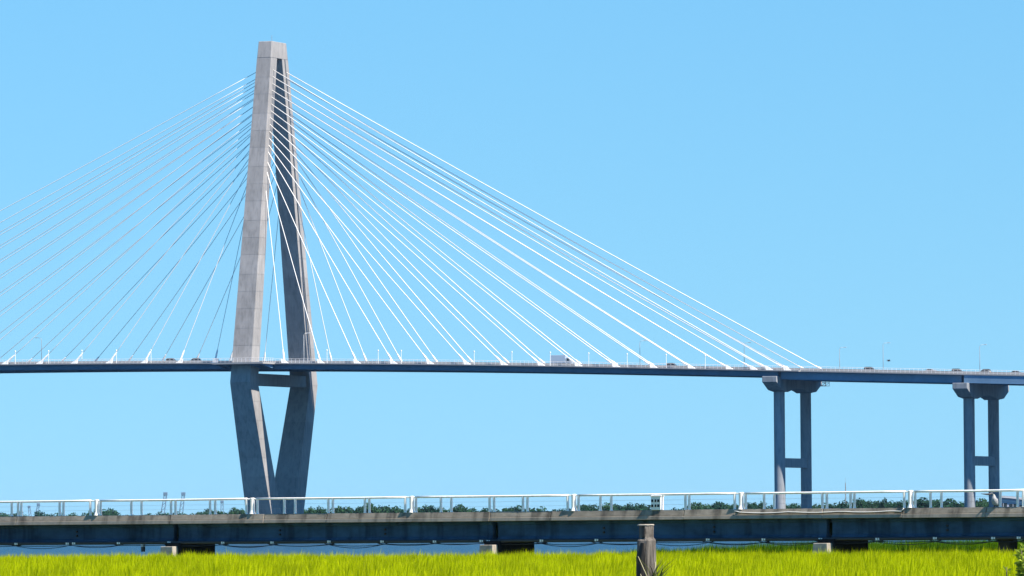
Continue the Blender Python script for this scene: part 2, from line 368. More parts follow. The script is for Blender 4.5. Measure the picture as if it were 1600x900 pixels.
# short white path lights on the footpath, one per cable bay
pl_px = [24, 76, 128, 182, 236, 511, 591, 627, 741, 800, 860, 920, 980, 1041, 1102]
for i, px in enumerate(pl_px):
    t = on_deck(px, -23.6); e = empty('path_light', deck_world(t, -23.6), -TH)
    where = ('left of the tower' if px < 380 else 'right of the tower'); k = i if px < 380 else i-5
    tag(e, 'short white footpath light on the high deck, %s from left, %s' % (ORD[k], where), 'path light', 'footpath lights on the high bridge')
    mb = MB(); mb.tube([(0,0,0),(0,0,4.2)], .09, 6); mb.build('post', M['rail_white'], e)
    mb = MB(); mb.tube([(0,0,4.2),(0,0,4.3),(0,0,4.7),(0,0,4.8)], [.1,.22,.22,.08], 8); mb.build('light_head', M['rail_white'], e)

# vehicles
def paint(name, c): return mat(name, c, .25, spec=.6)
M['glass'] = mat('tinted_glass', (.015,.018,.02), .08); M['tyre'] = mat('tyre', (.02,.02,.02), .9); M['rim'] = mat('wheel_rim', (.5,.5,.52), .3, metal=.8)
M['lamp_red'] = mat('tail_lamp', (.35,.01,.01), .3); M['lamp_clear'] = mat('head_lamp', (.7,.7,.68), .2)
def wheel_part(e, x, y, r=.33, w=.22):
    mb = MB(); mb.tube([(x, y-w/2, r), (x, y+w/2, r)], r, 16); ty = mb.build('wheel', M['tyre'], e)
    mb = MB(); s_ = 1 if y > 0 else -1; mb.tube([(x, y+s_*(w/2-.02), r), (x, y+s_*(w/2+.015), r)], r*.62, 12); mb.build('rim', M['rim'], ty)
def car(px, c, col, label, suv=True, flip=1):
    t = on_deck(px, c); e = empty('car', deck_world(t, c, ztop(t)+.065), -TH + (0 if flip > 0 else math.pi)); e.rotation_euler.y = 0.0
    tag(e, label, 'car', 'cars crossing the high bridge')
    H = 1.78 if suv else 1.48; wb = 1.42
    m = paint('car_paint', col)
    low = [(-2.3,.45),(-2.32,.85),(-2.15,.98 if not suv else 1.05),(1.0,1.02),(2.05,.86),(2.3,.7),(2.32,.42),(1.9,.3),(-1.9,.3)]
    mb = MB(); mb.loft([[(x, -.88, z) for x, z in low], [(x, .88, z) for x, z in low]]); mb.build('body', m, e, bevel=.06)
    top = [(-2.1 if suv else -1.7, 1.0), (-1.95 if suv else -1.0, H-.08), (-1.6 if suv else -.7, H), (.2, H), (.45, H-.07), (1.15, 1.0)]
    mb = MB(); mb.loft([[(x*1.0, -.8+.14*(z-1)/(H-1), z) for x, z in top], [(x, .8-.14*(z-1)/(H-1), z) for x, z in top]]); mb.build('cabin', m, e, bevel=.03)
    for s_ in (-1, 1):
        x0 = -1.85 if suv else -1.35
        mb = MB(); mb.loft([[(x0, s_*.80, 1.07), (-.35, s_*.80, 1.07), (-.35, s_*.70, H-.14), (x0+.2, s_*.70, H-.14)], [(x0, s_*.83, 1.07), (-.35, s_*.83, 1.07), (-.35, s_*.74, H-.14), (x0+.2, s_*.74, H-.14)]]); mb.build('side_window', M['glass'], e)
        mb = MB(); mb.loft([[(-.25, s_*.80, 1.07), (.92, s_*.80, 1.07), (.38, s_*.70, H-.14), (-.25, s_*.70, H-.14)], [(-.25, s_*.83, 1.07), (.92, s_*.83, 1.07), (.38, s_*.74, H-.14), (-.25, s_*.74, H-.14)]]); mb.build('side_window', M['glass'], e)
        mb = MB(); mb.box(2.2, 2.34, s_*.72-.14, s_*.72+.14, .66, .8); mb.build('headlight', M['lamp_clear'], e)
        mb = MB(); mb.box(-2.35, -2.25, s_*.72-.1, s_*.72+.1, .75, .95); mb.build('tail_light', M['lamp_red'], e)
        for x in (-wb, wb): wheel_part(e, x, s_*.8)
    mb = MB(); mb.loft([[(1.18, -.68, 1.05), (1.18, .68, 1.05), (.5, .6, H-.1), (.5, -.6, H-.1)], [(1.14, -.68, 1.03), (1.14, .68, 1.03), (.46, .6, H-.12), (.46, -.6, H-.12)]]); mb.build('windscreen', M['glass'], e)
car(269, -17, (.03,.03,.035), 'black car on the deck left of the near tower leg, left one of two', True)
car(304, -17, (.05,.055,.06), 'dark grey car on the deck nearest the tower on its left', True, -1)
car(1051, -17, (.04,.045,.05), 'dark grey car between cable ends on the right span', True)
car(1360, -17, (.035,.035,.04), 'black car on the deck between the two round-column piers, left of centre', True)
car(1452, -17, (.30,.31,.33), 'silver car on the deck midway towards the right pier', False, -1)
car(1497, -17, (.045,.05,.055), 'dark grey car above the left edge of the right pier cap', True)
car(1538, -17, (.04,.04,.045), 'black car above the middle of the right pier', True, -1)
car(1588, -17, (.16,.17,.19), 'grey low car at the right edge of the photo on the deck', False)
# pale lorry
t = on_deck(876, -16.5); e = empty('lorry', deck_world(t, -16.5, ztop(t)+.065), -TH)
tag(e, 'pale white box lorry on the deck among the right cable ends', 'lorry')
mb = MB(); mb.box(-3.3, 2.2, -1.25, 1.25, 1.0, 3.75); mb.build('cargo_box', mat('lorry_box', (.36,.47,.60), .6), e, bevel=.04)
mb = MB(); pr_ = [(2.35,.5),(2.35,2.7),(2.9,2.9),(3.5,2.75),(4.1,1.75),(4.35,1.6),(4.4,.5)]
mb.loft([[(x,-1.1,z) for x, z in pr_], [(x,1.1,z) for x, z in pr_]]); mb.build('cab', paint('lorry_paint', (.32,.38,.46)), e, bevel=.05)
mb = MB(); mb.box(-3.3, 4.2, -.5, .5, .55, .98); mb.build('chassis', M['dark_metal'], e)
for s_ in (-1, 1):
    mb = MB(); mb.box(2.8, 3.5, s_*1.1-.03, s_*1.1+.03, 1.75, 2.5); mb.build('side_window', M['glass'], e)
    for x in (-2.6, 3.3): wheel_part(e, x, s_*1.0, .48, .3)

# ------------------------------------------------------------------ the low bridge in front
low = empty('low_bridge', NBO, -NB_A)
tag(low, 'low weathered concrete bridge with white metal railing crossing the marsh', 'bridge')
ZR, ZP, ZB, ZG = 5.66, 4.69, 4.1, 2.9
PIERS = [s_of(p, 845) for p in (268, 767, 1289)]
PIERS = [PIERS[0]-26.3*2, PIERS[0]-26.3] + PIERS + [PIERS[2]+25.9, PIERS[2]+51.8]
SL, SR = PIERS[0], PIERS[-1]
WID = 5.4
# parapet in panels with open joints; every joint where the photo shows one, then evenly
J = [s_of(p) for p in (25, 265, 412, 510, 765, 860, 1068, 1285, 1410, 1540)]
while J[0] > SL+9: J.insert(0, J[0]-8.5)
while J[-1] < SR-9: J.append(J[-1]+8.5)
for a, b_ in zip(J[:-1], J[1:]):
    dz = random.uniform(-.012, .012); dy = random.uniform(-.012, .012)
    mb = MB()
    mb.loft([[(s, .0+dy, ZB+.24), (s, .095+dy, ZP+dz), (s, .33+dy, ZP+dz), (s, .38+dy, ZB+.24)] for s in (a+.025, (a+b_)/2, b_-.025)])
    mb.build('parapet_panel', M['parapet'], low, bevel=.018)
    mb = MB(); mb.loft([[(q, -.06+dy, ZB+dz), (q, -.02+dy, ZB+.225), (q, .5, ZB+.225), (q, .5, ZB+dz)] for q in (a+.012, b_-.012)]); mb.build('deck_edge_panel', M['ledge'], low, bevel=.015)
    mb = MB(); mb.box(a+.02, b_-.02, WID-.35, WID, ZB+.24, ZP); mb.build('parapet_panel', M['parapet'], low, bevel=.018)
mb = MB(); mb.box(SL, SR, .51, WID-.02, ZB-.02, ZB+.2); mb.build('deck_slab', M['ledge'], low)
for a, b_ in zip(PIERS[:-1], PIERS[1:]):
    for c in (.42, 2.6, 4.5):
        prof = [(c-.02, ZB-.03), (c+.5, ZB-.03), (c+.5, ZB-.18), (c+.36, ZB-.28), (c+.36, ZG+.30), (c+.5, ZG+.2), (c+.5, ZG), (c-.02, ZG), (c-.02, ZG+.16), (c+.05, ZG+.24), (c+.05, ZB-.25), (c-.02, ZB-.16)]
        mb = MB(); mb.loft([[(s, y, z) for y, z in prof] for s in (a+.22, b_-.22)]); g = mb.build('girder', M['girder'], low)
        if c < 1:
            for f in (.335, .665):             # diaphragm bolt plates
                s = lerp(a, b_, f)
                for zz in (3.62, 3.35): 
                    mb = MB(); mb.tube([(s, c+.07, zz), (s, c-.04, zz)], .07, 10); mb.build('tie_bolt', M['black'], g)
    for f in (.335, .665):
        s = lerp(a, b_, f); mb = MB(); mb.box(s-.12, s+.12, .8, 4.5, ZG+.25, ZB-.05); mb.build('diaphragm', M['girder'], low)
for s in PIERS:
    mb = MB(); mb.loft([[(s-.57, -.55, 1.9), (s+.57, -.55, 1.9), (s+.57, .05, 1.9), (s-.57, .05, 1.9)], [(s-.52, -.5, 2.62), (s+.52, -.5, 2.62), (s+.52, .05, 2.62), (s-.52, .05, 2.62)]])
    cp = mb.build('pier_cap', M['cap'], low, bevel=.03)
    mb = MB(); mb.box(s-.62, s+.62, .06, 3.6, 1.85, 2.86); mb.build('crosshead', M['cap_shade'], cp, bevel=.03)  # rest of the cap under the deck, shade put into its colour
    for c in (.2, 2.2, 4.2):
        mb = MB(); mb.box(s-.25, s+.25, c-.25, c+.25, -1.5, 1.9); mb.build('pile', M['cap'], cp)
    for c in (.66, 2.84):
        mb = MB(); mb.box(s-.45, s+.45, c-.2, c+.2, 2.862, 2.89); mb.build('bearing_pad', M['black'], cp)
# white railing
post_px = [(25,0),(30,0),(90,0),(96,0),(138,0),(148,1),(154,0),(202,0),(218,0),(264,0),(271,0),(325,0),(333,0),(382,0),(391,1),(399,0),(441,0),(458,0),(510,0),(517,0),(567,0),(574,0),(630,0),(640.5,1),(647,0),(686,0),(702,0),(762,0),(769,0),(814,0),(821,0),(884,0),(893.5,1),(901,0),(935,0),(952,0),(1016,0),(1068,0),(1074,0),(1145,0),(1155,1),(1162,0),(1191,0),(1207,0),(1282,0),(1289,0),(1326,0),(1332,0),(1410,0),(1420,1),(1427,0),(1451,0),(1468,0),(1560,0),(1587,0),(1596,0)]
posts = [(s_of(p, 785), k) for p, k in post_px]
PER = [.0, .52, 2.4, 3.1, 5.6, 5.95, 8.3, 8.65, 12.55]
s0 = s_of(148, 785) - 13.3
while s0 > SL: posts += [(s0+d, 1 if d == 0 else 0) for d in PER if s0+d < s_of(20, 785)]; s0 -= 13.3
s0 = s_of(1420, 785) + 13.0
while s0 < SR-13: posts += [(s0+d, 1 if d == 0 else 0) for d in PER]; s0 += 13.0
posts.sort()
mb = MB(); mb.tube([(0,0,0), (0,0,.02), (0,0,.021), (0,0,ZR-ZP-.04)], [.12,.12,.085,.085], 10); POST = mb.mesh('post', M['old_white'], smooth=False)
mb = MB(); mb.tube([(0,0,0), (0,0,.06), (0,0,.22), (0,0,ZR-ZP+.04), (0,0,ZR-ZP+.07)], [.21,.19,.15,.15,.12], 14); WPOST = mb.mesh('wide_post', M['old_white'])
for s, k in posts:
    link('wide_post' if k else 'post', WPOST if k else POST, low, (s, .2, ZP+.002), (0, random.uniform(-.012,.012), 0))
wide = [s for s, k in posts if k]
for a, b_ in zip(wide[:-1], wide[1:]):
    inner = [s for s, k in posts if not k and a < s < b_]
    if len(inner) < 2: continue
    x0, x1 = inner[0], inner[-1]; dz = random.uniform(-.008, .008)
    mb = MB(); pts = [(lerp(x0-.05, x1+.05, f), .2, ZR+dz*(1-2*f)-.012*math.sin(f*math.pi)) for f in np.linspace(0,1,8)]
    mb.tube(pts, .072, 10); mb.build('top_rail', M['old_white'], low, smooth=True)
    for zz in (ZP+.33, ZP+.62):
        mb = MB(); mb.tube([(x0, .2, zz), (x1, .2, zz)], .005, 4); mb.build('guard_wire', M['grey_metal'], low)
    for e0, e1 in ((a, x0), (x1, b_)):
        mb = MB(); mb.tube([(e0+.1 if e0 == a else e0, .2, ZR-.01), (e1 if e1 == x0 else e1-.1, .2, ZR-.01)], .045, 8); mb.build('rail_link', M['old_white'], low)
# service pipe under the girder with pale hanger clamps, slack cables below
mb = MB(); mb.tube([(s, .3, 2.86) for s in np.linspace(SL, SR, 40)], .11, 10); pipe = mb.build('service_pipe', M['dark_metal'], low, smooth=True)
clamp_px = [22,102,112,182,261,345,422,511,594,676,749,760,843,929,1014,1103,1190,1279,1368,1458,1549,1589]
cs = [s_of(p, 847) for p in clamp_px]
cs = [cs[0]-3.9*k for k in range(1, 6)] + cs + [cs[-1]+3.9*k for k in range(1, 6)]
mb = MB(); mb.box(-.14, -.02, .17, .25, 2.79, 2.93); mb.box(.03, .13, .17, .25, 2.80, 2.92); CL = mb.mesh('hanger_clamp', M['rail_white'], bevel=.01)
for s in cs: link('hanger_clamp', CL, pipe, (s, 0, random.uniform(-.02, .02)))
for i, (a, b_) in enumerate(zip(cs[:-1], cs[1:])):
    if b_-a < 1: continue
    for off, sagf in ((.0, random.uniform(.06, .3)), (.12, random.uniform(.02, .14))):
        mb = MB(); mb.tube([(lerp(a-.4, b_+.4, f), .22+off, 2.75-4*sagf*f*(1-f)-off*.3) for f in np.linspace(0,1,9)], .022, 5); mb.build('slack_cable', M['black'], low, smooth=True)
# pale conduit hung along the parapet on the right
mb = MB(); x0, x1 = s_of(1150, 798), s_of(1413, 798)
pts = [(x0-.1, -.03, ZP-.1), (x0+.15, -.05, ZP-.13)] + [(lerp(x0+.3, x1-.2, f), -.055, ZP-.17-.06*abs(math.sin(f*math.pi*3.2))) for f in np.linspace(0,1,24)] + [(x1-.1, -.05, ZP-.12), (x1, -.04, ZP-.02)]
mb.tube(pts, .022, 8); mb.build('conduit', M['rail_white'], low, smooth=True)
mb = MB(); mb.tube([(x, y+.015, z-.06) for x, y, z in pts], .024, 6); mb.build('conduit_shadow', M['black'], low, smooth=True)  # shadow line under the conduit, modelled as a black tube
# junction box under the deck on the right, small float lamp by the left pier
mb = MB(); s = s_of(1559, 850); mb.box(s-.4, s+.4, .6, 1.5, 1.2, 2.88); mb.build('fender_pile', M['timber_dark'], low, bevel=.04)
s = s_of(218, 855); mb = MB(); mb.box(s-.11, s+.11, .25, .45, 2.28, 2.62); bx = mb.build('outlet_box', M['dark_metal'], low, bevel=.02)
mb = MB(); mb.box(s-.1, s+.1, .22, .46, 2.625, 2.75); mb.build('lid', M['rail_white'], bx); mb = MB(); mb.tube([(s,.35,2.75),(s,.35,2.8)], .03, 6); mb.build('hanger', M['black'], bx)

# white slotted cabinet at the railing
s = s_of(1024, 785); e = empty('switch_cabinet', nb(s, .2, ZP), -NB_A)
tag(e, 'white box with rows of square black openings fixed to the railing above the pile', 'cabinet')
mb = MB(); mb.box(-.38, .38, -.16, .16, .004, .84); mb.build('housing', M['rail_white'], e, bevel=.02)
mb = MB(); mb.box(-.42, .42, -.2, .2, .843, .88); mb.build('lid', M['rail_white'], e, bevel=.01)
for x, w in ((-.27, .075), (-.02, .06), (.2, .08)):
    for zz in (.27, .58): mb = MB(); mb.box(x-w, x+w, -.175, -.155, zz-.08, zz+.08); mb.build('opening', M['black'], e)

# pelican on the parapet
M['bird_grey'] = mat('silver_feathers', (.30,.32,.35), .85, .3, 14); M['bird_dark'] = mat('dark_belly_feathers', (.025,.022,.022), .85, .3, 12); M['bird_pale'] = mat('pale_head_feathers', (.34,.35,.35), .85, .1, 10); M['bill'] = mat('bill_horn', (.06,.065,.08), .6)
s = s_of(1552, 790); e = empty('pelican', nb(s, .14, ZP), math.pi); e.scale = (.92,)*3
tag(e, 'large grey bird with long bill perched on the concrete parapet at right', 'bird')
def loftpath(pts, n=14):                      # pts: (x, z, half width, half height, tilt)
    rings = []
    for x, z, w, h, tl in pts:
        rings.append([(x + math.sin(a)*h*math.sin(tl), math.cos(a)*w, z + math.sin(a)*h*math.cos(tl)) for a in (2*math.pi*k/n for k in range(n))])
    return rings
body = [(-.16,.03,.05,.05,1.5),(-.12,.09,.15,.17,1.5),(-.07,.22,.21,.23,1.5),(-.04,.38,.225,.25,1.5),(-.02,.52,.20,.22,1.5),(.01,.64,.14,.155,1.5),(.03,.73,.09,.10,1.5),(.05,.80,.07,.078,1.4),(.09,.855,.066,.066,.8),(.15,.872,.058,.056,.2),(.21,.867,.04,.042,0)]
mb = MB(); mb.loft(loftpath(body)); me = mb.mesh('body', [M['bird_grey'], M['bird_pale'], M['bird_dark']], smooth=True)
for p in me.polygons:
    c = p.center
    p.material_index = 1 if c.z > .68 else (2 if c.z < .14 else 0)
link('body', me, e)
bill = [(.18,.855,.04,.05,0),(.34,.815,.036,.075,0),(.54,.82,.03,.055,0),(.74,.84,.02,.03,0),(.88,.85,.006,.01,0)]
mb = MB(); mb.loft(loftpath(bill, 10)); mb.build('bill', M['bill'], e, smooth=True)
for sg in (-1, 1):
    mb = MB(); mb.loft(loftpath([(-.30,.02,.01,.03,1.5),(-.20,.16,.03,.10,1.5),(-.10,.34,.04,.17,1.5),(-.05,.50,.035,.15,1.5),(-.02,.60,.01,.06,1.5)], 10)); w = mb.build('wing', M['bird_grey'], e, smooth=True); w.location = (0, sg*.195, 0)
    mb = MB(); mb.tube([(-.03, sg*.09, .2), (.0, sg*.1, .1), (.02, sg*.1, .02)], [.05,.03,.025], 7); lg = mb.build('leg', M['bird_dark'], e, smooth=True)
    mb = MB(); mb.add([(-.04,sg*.1,.004),(.14,sg*.1-.07,.004),(.16,sg*.1,.004),(.14,sg*.1+.07,.004),(.0,sg*.1,.03)], [(0,1,4),(1,2,4),(2,3,4),(3,0,4),(3,2,1,0)]); mb.build('webbed_foot', M['bird_dark'], lg)
    mb = MB(); mb.tube([(.12, sg*.05, .885), (.12, sg*.064, .885)], .012, 8); mb.build('eye', M['black'], e)

# ------------------------------------------------------------------ mooring pile, weed and shrub in front
d = 117.0; pl = at(1010, 829, d); pile = empty('mooring_pile', (pl.x, pl.y, .88)); tag(pile, 'weathered grey timber pile with split flat top standing in the grass', 'pile')
def pile_ring(z, r, n=26, cut=0.0, seed=0):
    out = []
    for k in range(n):
        a = 2*math.pi*k/n; rr = r*(1 + .035*math.sin(3*a+1.3*z) + .025*math.sin(7*a+seed) + random.uniform(-.015,.015))
        x, y = math.cos(a)*rr, math.sin(a)*rr
        if cut and x < -.02 and y < .05: x, y = x*(1-cut), y*(1-cut*.9)
        out.append((x + .012*math.sin(z*2), y, z))
    return out
zt_ = at(1010, 822, d).z - .88; zb_ = at(1010, 843, d).z - .88
rings = [pile_ring(z, lerp(.19, .182, z/zb_), cut=0.0 if z < .3 else .12) for z in np.linspace(-1.5, zb_-.02, 12)] + [pile_ring(zb_, .172, cut=.15), pile_ring(zb_+.03, .15, cut=.35)] + [pile_ring(z, .145, cut=.25) for z in np.linspace(zb_+.05, zt_, 5)]
mb = MB(); mb.loft(rings); mb.build('shaft', M['timber'], pile)
mb = MB(); mb.loft([pile_ring(zt_+.004, .15), pile_ring(zt_+.02, .158), pile_ring(zt_+.035, .15)]); mb.build('top_cap', mat('bleached_wood', (.34,.32,.28), .9, .2, 12), pile)
mb = MB(); rr = []
for z in np.linspace(.2, zb_-.06, 9):
    w = .0 if z < zb_-.2 else (z-zb_+.2)*.35
    j_ = random.uniform(-.01, .012); rr.append([(-.192+w,-.02,z), (-.165+w,-.115,z), (-.11+w*.5,-.172+j_*.4,z), (-.035-w*.3+j_,-.199,z), (-.03-w*.3+j_,-.15,z), (-.12+w*.5,-.05,z)])
mb.loft(rr); mb.build('split_and_shade', M['timber_dark'], pile)  # rotted split, widened to paint in the shaded left side of the pile
mb = MB(); mb.loft([[(-.045,-.150,z),(-.02,-.155,z),(-.02,-.12,z),(-.045,-.11,z)] for z in (zb_+.05, zb_+.2)]); mb.build('crack', M['timber_dark'], pile)

def blades_mesh(name, base, h, w, az, lean, tone, m, curl=.5):
    n = len(h); z0 = base[:, 2]
    dx, dy = np.cos(az), np.sin(az); px_, py_ = -dy*w/2, dx*w/2
    fa = rng.uniform(0, 2*np.pi, n); px_, py_ = np.cos(fa)*w/2, np.sin(fa)*w/2
    V = np.zeros((n, 5, 3)); f = .55
    for i, (ff, ww) in enumerate(((0, 1), (f, .85))):
        ox, oy, oz = dx*lean*h*ff**2, dy*lean*h*ff**2, h*ff
        V[:, 2*i, 0] = base[:,0]+ox-px_*ww; V[:, 2*i, 1] = base[:,1]+oy-py_*ww; V[:, 2*i, 2] = z0+oz
        V[:, 2*i+1, 0] = base[:,0]+ox+px_*ww; V[:, 2*i+1, 1] = base[:,1]+oy+py_*ww; V[:, 2*i+1, 2] = z0+oz
    V[:, 4, 0] = base[:,0]+dx*lean*h; V[:, 4, 1] = base[:,1]+dy*lean*h; V[:, 4, 2] = z0+h*(1-curl*lean*.3)
    me = bpy.data.meshes.new(name); me.vertices.add(n*5); me.vertices.foreach_set('co', V.reshape(-1))
    idx = np.arange(n)[:, None]*5
    loops = np.concatenate([idx + np.array([[0,1,3,2]]), idx + np.array([[2,3,4]])], 1).reshape(-1)
    me.loops.add(n*7); me.loops.foreach_set('vertex_index', loops.astype(np.int32))
    st = (np.arange(n)[:, None]*7 + np.array([[0, 4]])).reshape(-1)
    me.polygons.add(n*2); me.polygons.foreach_set('loop_start', st.astype(np.int32))
    at_ = me.attributes.new('tone', 'FLOAT', 'POINT'); at_.data.foreach_set('value', np.repeat(tone, 5).astype(np.float32))
    me.update(calc_edges=True); me.materials.append(m); return me
def lump(x, y, s):                            # smooth value noise for patches
    return .5 + .25*np.sin(x*.9*s+1.3*np.sin(y*.31*s)) + .25*np.sin(y*.43*s+1.7*np.sin(x*.57*s+2))
# cordgrass filling the marsh
n = 430000
y = np.sqrt(rng.uniform(165**2, 455**2, n)); x = rng.uniform(-1, 1, n)*(.088*y+7)
sx, cy = x*bdir.x + (y-400)*bdir.y, x*bnor.x + (y-400)*bnor.y
ed = np.where(sx < S_BEND-6, 1.0, 1.0 + 7*np.clip((sx-(S_BEND-6))/16, 0, 1))
keep = cy < ed; x, y, sx, cy = x[keep], y[keep], sx[keep], cy[keep]; n = len(x)
pt = lump(x*3, y*.5, 1.0); h = .99 + .30*pt + rng.normal(0, .14, n); h = np.where(rng.random(n) < .02, h+.18, h); h = np.clip(h, .5, 1.75)
tone = np.clip(.18 + .70*(.45*rng.random(n) + .55*lump(x*2.3+5, y*.16, 1.0)), 0, 1); tone = np.where(rng.random(n) < .03, 0, tone)
base = np.stack([x, y, np.full(n, .88) + .08*lump(x, y*.2, .3)], 1)
me = blades_mesh('cordgrass', base, h, rng.uniform(.03, .065, n), rng.normal(.2, 1.4, n), rng.uniform(.02, .3, n), tone, M['grass'])
tag(link('marsh_grass', me), 'bright yellow-green marsh grass filling the foreground', 'grass', kind='stuff')
# taller, greener stand behind the low bridge on the right
n = 90000
sx = rng.uniform(S_BEND-4, S_BEND+62, n); cy = 6.2 + 31*rng.random(n)**1.5
keep = cy < 1 + 36*np.clip((sx-(S_BEND-6))/16, 0, 1); sx, cy = sx[keep], cy[keep]; n = len(sx)
x = sx*bdir.x + cy*bnor.x; y = 400 + sx*bdir.y + cy*bnor.y
h = np.clip(1.62 + .25*lump(x*2, y, 1.0) + rng.normal(0, .14, n), .9, 2.3)*np.clip(.72+.28*(sx-(S_BEND-4))/14, .5, 1)
base = np.stack([x, y, np.full(n, .88)], 1)
me = blades_mesh('reeds', base, h, rng.uniform(.03, .07, n), rng.normal(.2, 1.4, n), rng.uniform(.02, .25, n), rng.random(n), M['reed'])
tag(link('reed_bed', me), 'taller dark green reeds behind the low bridge at right', 'reeds', kind='stuff')

# weed clump growing on the pile
we = empty('weed_clump', (pl.x+.12, pl.y-.22, at(1010, 905, d).z)); tag(we, 'spiky dark green weed clump growing against the right side of the timber pile', 'weed')
n = 46; az = rng.uniform(-.5, 3.6, n); az = np.where(rng.random(n) < .6, rng.normal(0, .5, n), az)
me = blades_mesh('leaves', np.stack([rng.normal(0, .06, n), rng.normal(0, .05, n), np.full(n, -.25)], 1), rng.uniform(.35, .85, n), rng.uniform(.012, .028, n), az, rng.uniform(.1, .75, n), rng.random(n), M['weed'])
link('leaves', me, we)
mb = MB(); mb.tube([(-.02,0,-.3),(-.12,-.02,.05),(-.28,-.03,.42)], [.012,.01,.005], 5); mb.tube([(0,0,-.3),(.02,0,.1),(.04,-.02,.32)], [.014,.01,.006], 5); mb.tube([(-.28,0,-.3),(-.2,-.02,-.02),(-.24,-.03,.1)], [.012,.01,.006], 5); mb.build('dry_stem', mat('dry_stem', (.34,.33,.20), .9), we, smooth=True)

# shrub at the right edge: trunk, branches and single leaves
def leafy(name_root, loc, H, spread, nb_, leaves, lsize, label, m, cat, lean=0):
    e = empty(name_root, loc); tag(e, label, cat); mb = MB(); pts_all = []
    for k in range(nb_):
        a = random.uniform(0, 6.28); r = spread*random.uniform(.35, 1); top = H*random.uniform(.75, 1.0) if k else H
        p = [Vector((0,0,0)), Vector((.3*r*math.cos(a)+lean*.2, .3*r*math.sin(a), top*.4)), Vector((.7*r*math.cos(a)+lean*.6, .7*r*math.sin(a), top*.75)), Vector((r*math.cos(a)+lean, r*math.sin(a), top))]
        mb.tube(p, [.03,.022,.014,.006], 6)
        for j in range(leaves):
            f = random.uniform(.35, 1)**.6*3; i = min(2, int(f)); pts_all.append(p[i].lerp(p[i+1], f-i))
    mb.build('stem', M['bark'], e, smooth=True)
    V = []; Fc = []; tn = []
    for p in pts_all:
        d_ = Vector((random.gauss(0,1), random.gauss(0,1), random.uniform(-.1,1.2))).normalized(); s_ = d_.cross(Vector((random.random(), random.random(), .3))).normalized(); nn = d_.cross(s_)
        l = lsize*random.uniform(.6, 1.3); w = l*.22; i = len(V); q = p + d_*.02
        V += [q, q + d_*l*.45 + s_*w, q + d_*l + nn*l*.12, q + d_*l*.45 - s_*w]; Fc.append((i, i+1, i+2, i+3)); tn += [random.random()]*4
    me = bpy.data.meshes.new('foliage'); me.from_pydata([tuple(v) for v in V], [], Fc); me.materials.append(m)
    a_ = me.attributes.new('tone', 'FLOAT', 'POINT'); a_.data.foreach_set('value', tn); link('foliage', me, e)
p = at(1610, 858, 96); leafy('shrub', (p.x, p.y, .88), p.z-.88, .30, 14, 150, .11, 'leafy bright green shrub at the bottom right corner', M['shrub'], 'shrub')
p = at(1564, 886, 98); leafy('sapling', (p.x, p.y, .88), p.z-.88, .12, 3, 9, .13, 'thin young shoot with few leaves left of the corner shrub', M['shrub'], 'shrub')

# ------------------------------------------------------------------ far trees
def crown_mesh(seed, tall):
    rd = np.random.default_rng(seed); lobes = []
    for k in range(9):
        a = rd.uniform(0, 6.28); r = rd.uniform(0, .30) if k else 0
        z_ = rd.uniform(.42, .80) if k else .62
        lobes.append((r*math.cos(a), r*math.sin(a), z_, rd.uniform(.15, .25)*(1.15 if z_ < .6 else .9), rd.uniform(.12, .2)*(1.25 if tall else 1)))
    V = []; Fc = []; tn = []
    for lx, ly, lz, rw, rh in lobes:
        for j in range(125):
            v = rd.normal(size=3); v /= np.linalg.norm(v); q = rd.uniform(.55, 1.06)
            c = np.array([lx+v[0]*rw*q, ly+v[1]*rw*q, lz+v[2]*rh*q]); s_ = rd.uniform(.018, .042)
            n_ = v + rd.normal(0, .55, 3); n_ /= np.linalg.norm(n_); a_ = np.cross(n_, rd.normal(size=3)); a_ /= np.linalg.norm(a_); b2 = np.cross(n_, a_)
            i = len(V); V += [tuple(c + a_*s_), tuple(c + b2*s_*.8), tuple(c - a_*s_), tuple(c - b2*s_*.8)]; Fc.append((i, i+1, i+2, i+3))
            tn += [float(np.clip(rd.normal(.5, .22), 0, 1))]*4
    me = bpy.data.meshes.new('crown'); me.from_pydata(V, [], Fc)
    at_ = me.attributes.new('tone', 'FLOAT', 'POINT'); at_.data.foreach_set('value', tn); return me, lobes
variants = []
for v in range(7):
    me, lobes = crown_mesh(50+v, v in (2, 5)); mb = MB()
    mb.tube([(0,0,-.02),(.005,.004,.2),(.0,.01,.42),(.01,0,.62)], [.026,.019,.014,.006], 7)
    for lx, ly, lz, rw, rh in lobes[1:]: mb.tube([(0,.005,.26+.12*(lz-.4)), (lx*.5, ly*.5, lz*.75), (lx, ly, lz)], [.011,.007,.003], 5)
    tr = mb.mesh('trunk', M['bark'], smooth=True); cms = []
    for m in M['tree']:
        c = me.copy(); c.materials.clear(); c.materials.append(m); cms.append(c)
    variants.append((tr, cms, 'tall narrow' if v in (2, 5) else ('round-topped' if v % 2 else 'broad')))
sky_line = [(-20,799),(30,800),(60,799),(100,801),(140,800),(158,795),(172,796),(182,802),(230,802),(262,799),(285,799),(305,800),(332,795),(352,797),(370,793),(385,797),(440,796),(484,792),(500,791),(520,792),(528,789),(560,791),(578,786),(598,788),(615,788),(640,793),(652,788),(668,788),(685,792),(705,791),(720,788),(738,790),(760,795),(778,790),(795,792),(812,788),(835,789),(850,795),(872,794),(890,792),(908,786),(930,787),(950,786),(968,784),(985,786),(1005,785),(1025,792),(1045,796),(1066,791),(1085,785),(1100,782),(1125,784),(1145,786),(1168,784),(1190,783),(1215,787),(1232,784),(1258,787),(1275,783),(1298,783),(1318,782),(1345,779),(1362,781),(1380,779),(1408,780),(1432,781),(1446,776),(1465,780),(1480,777),(1500,779),(1520,781),(1536,779),(1560,782),(1585,783),(1620,781)]
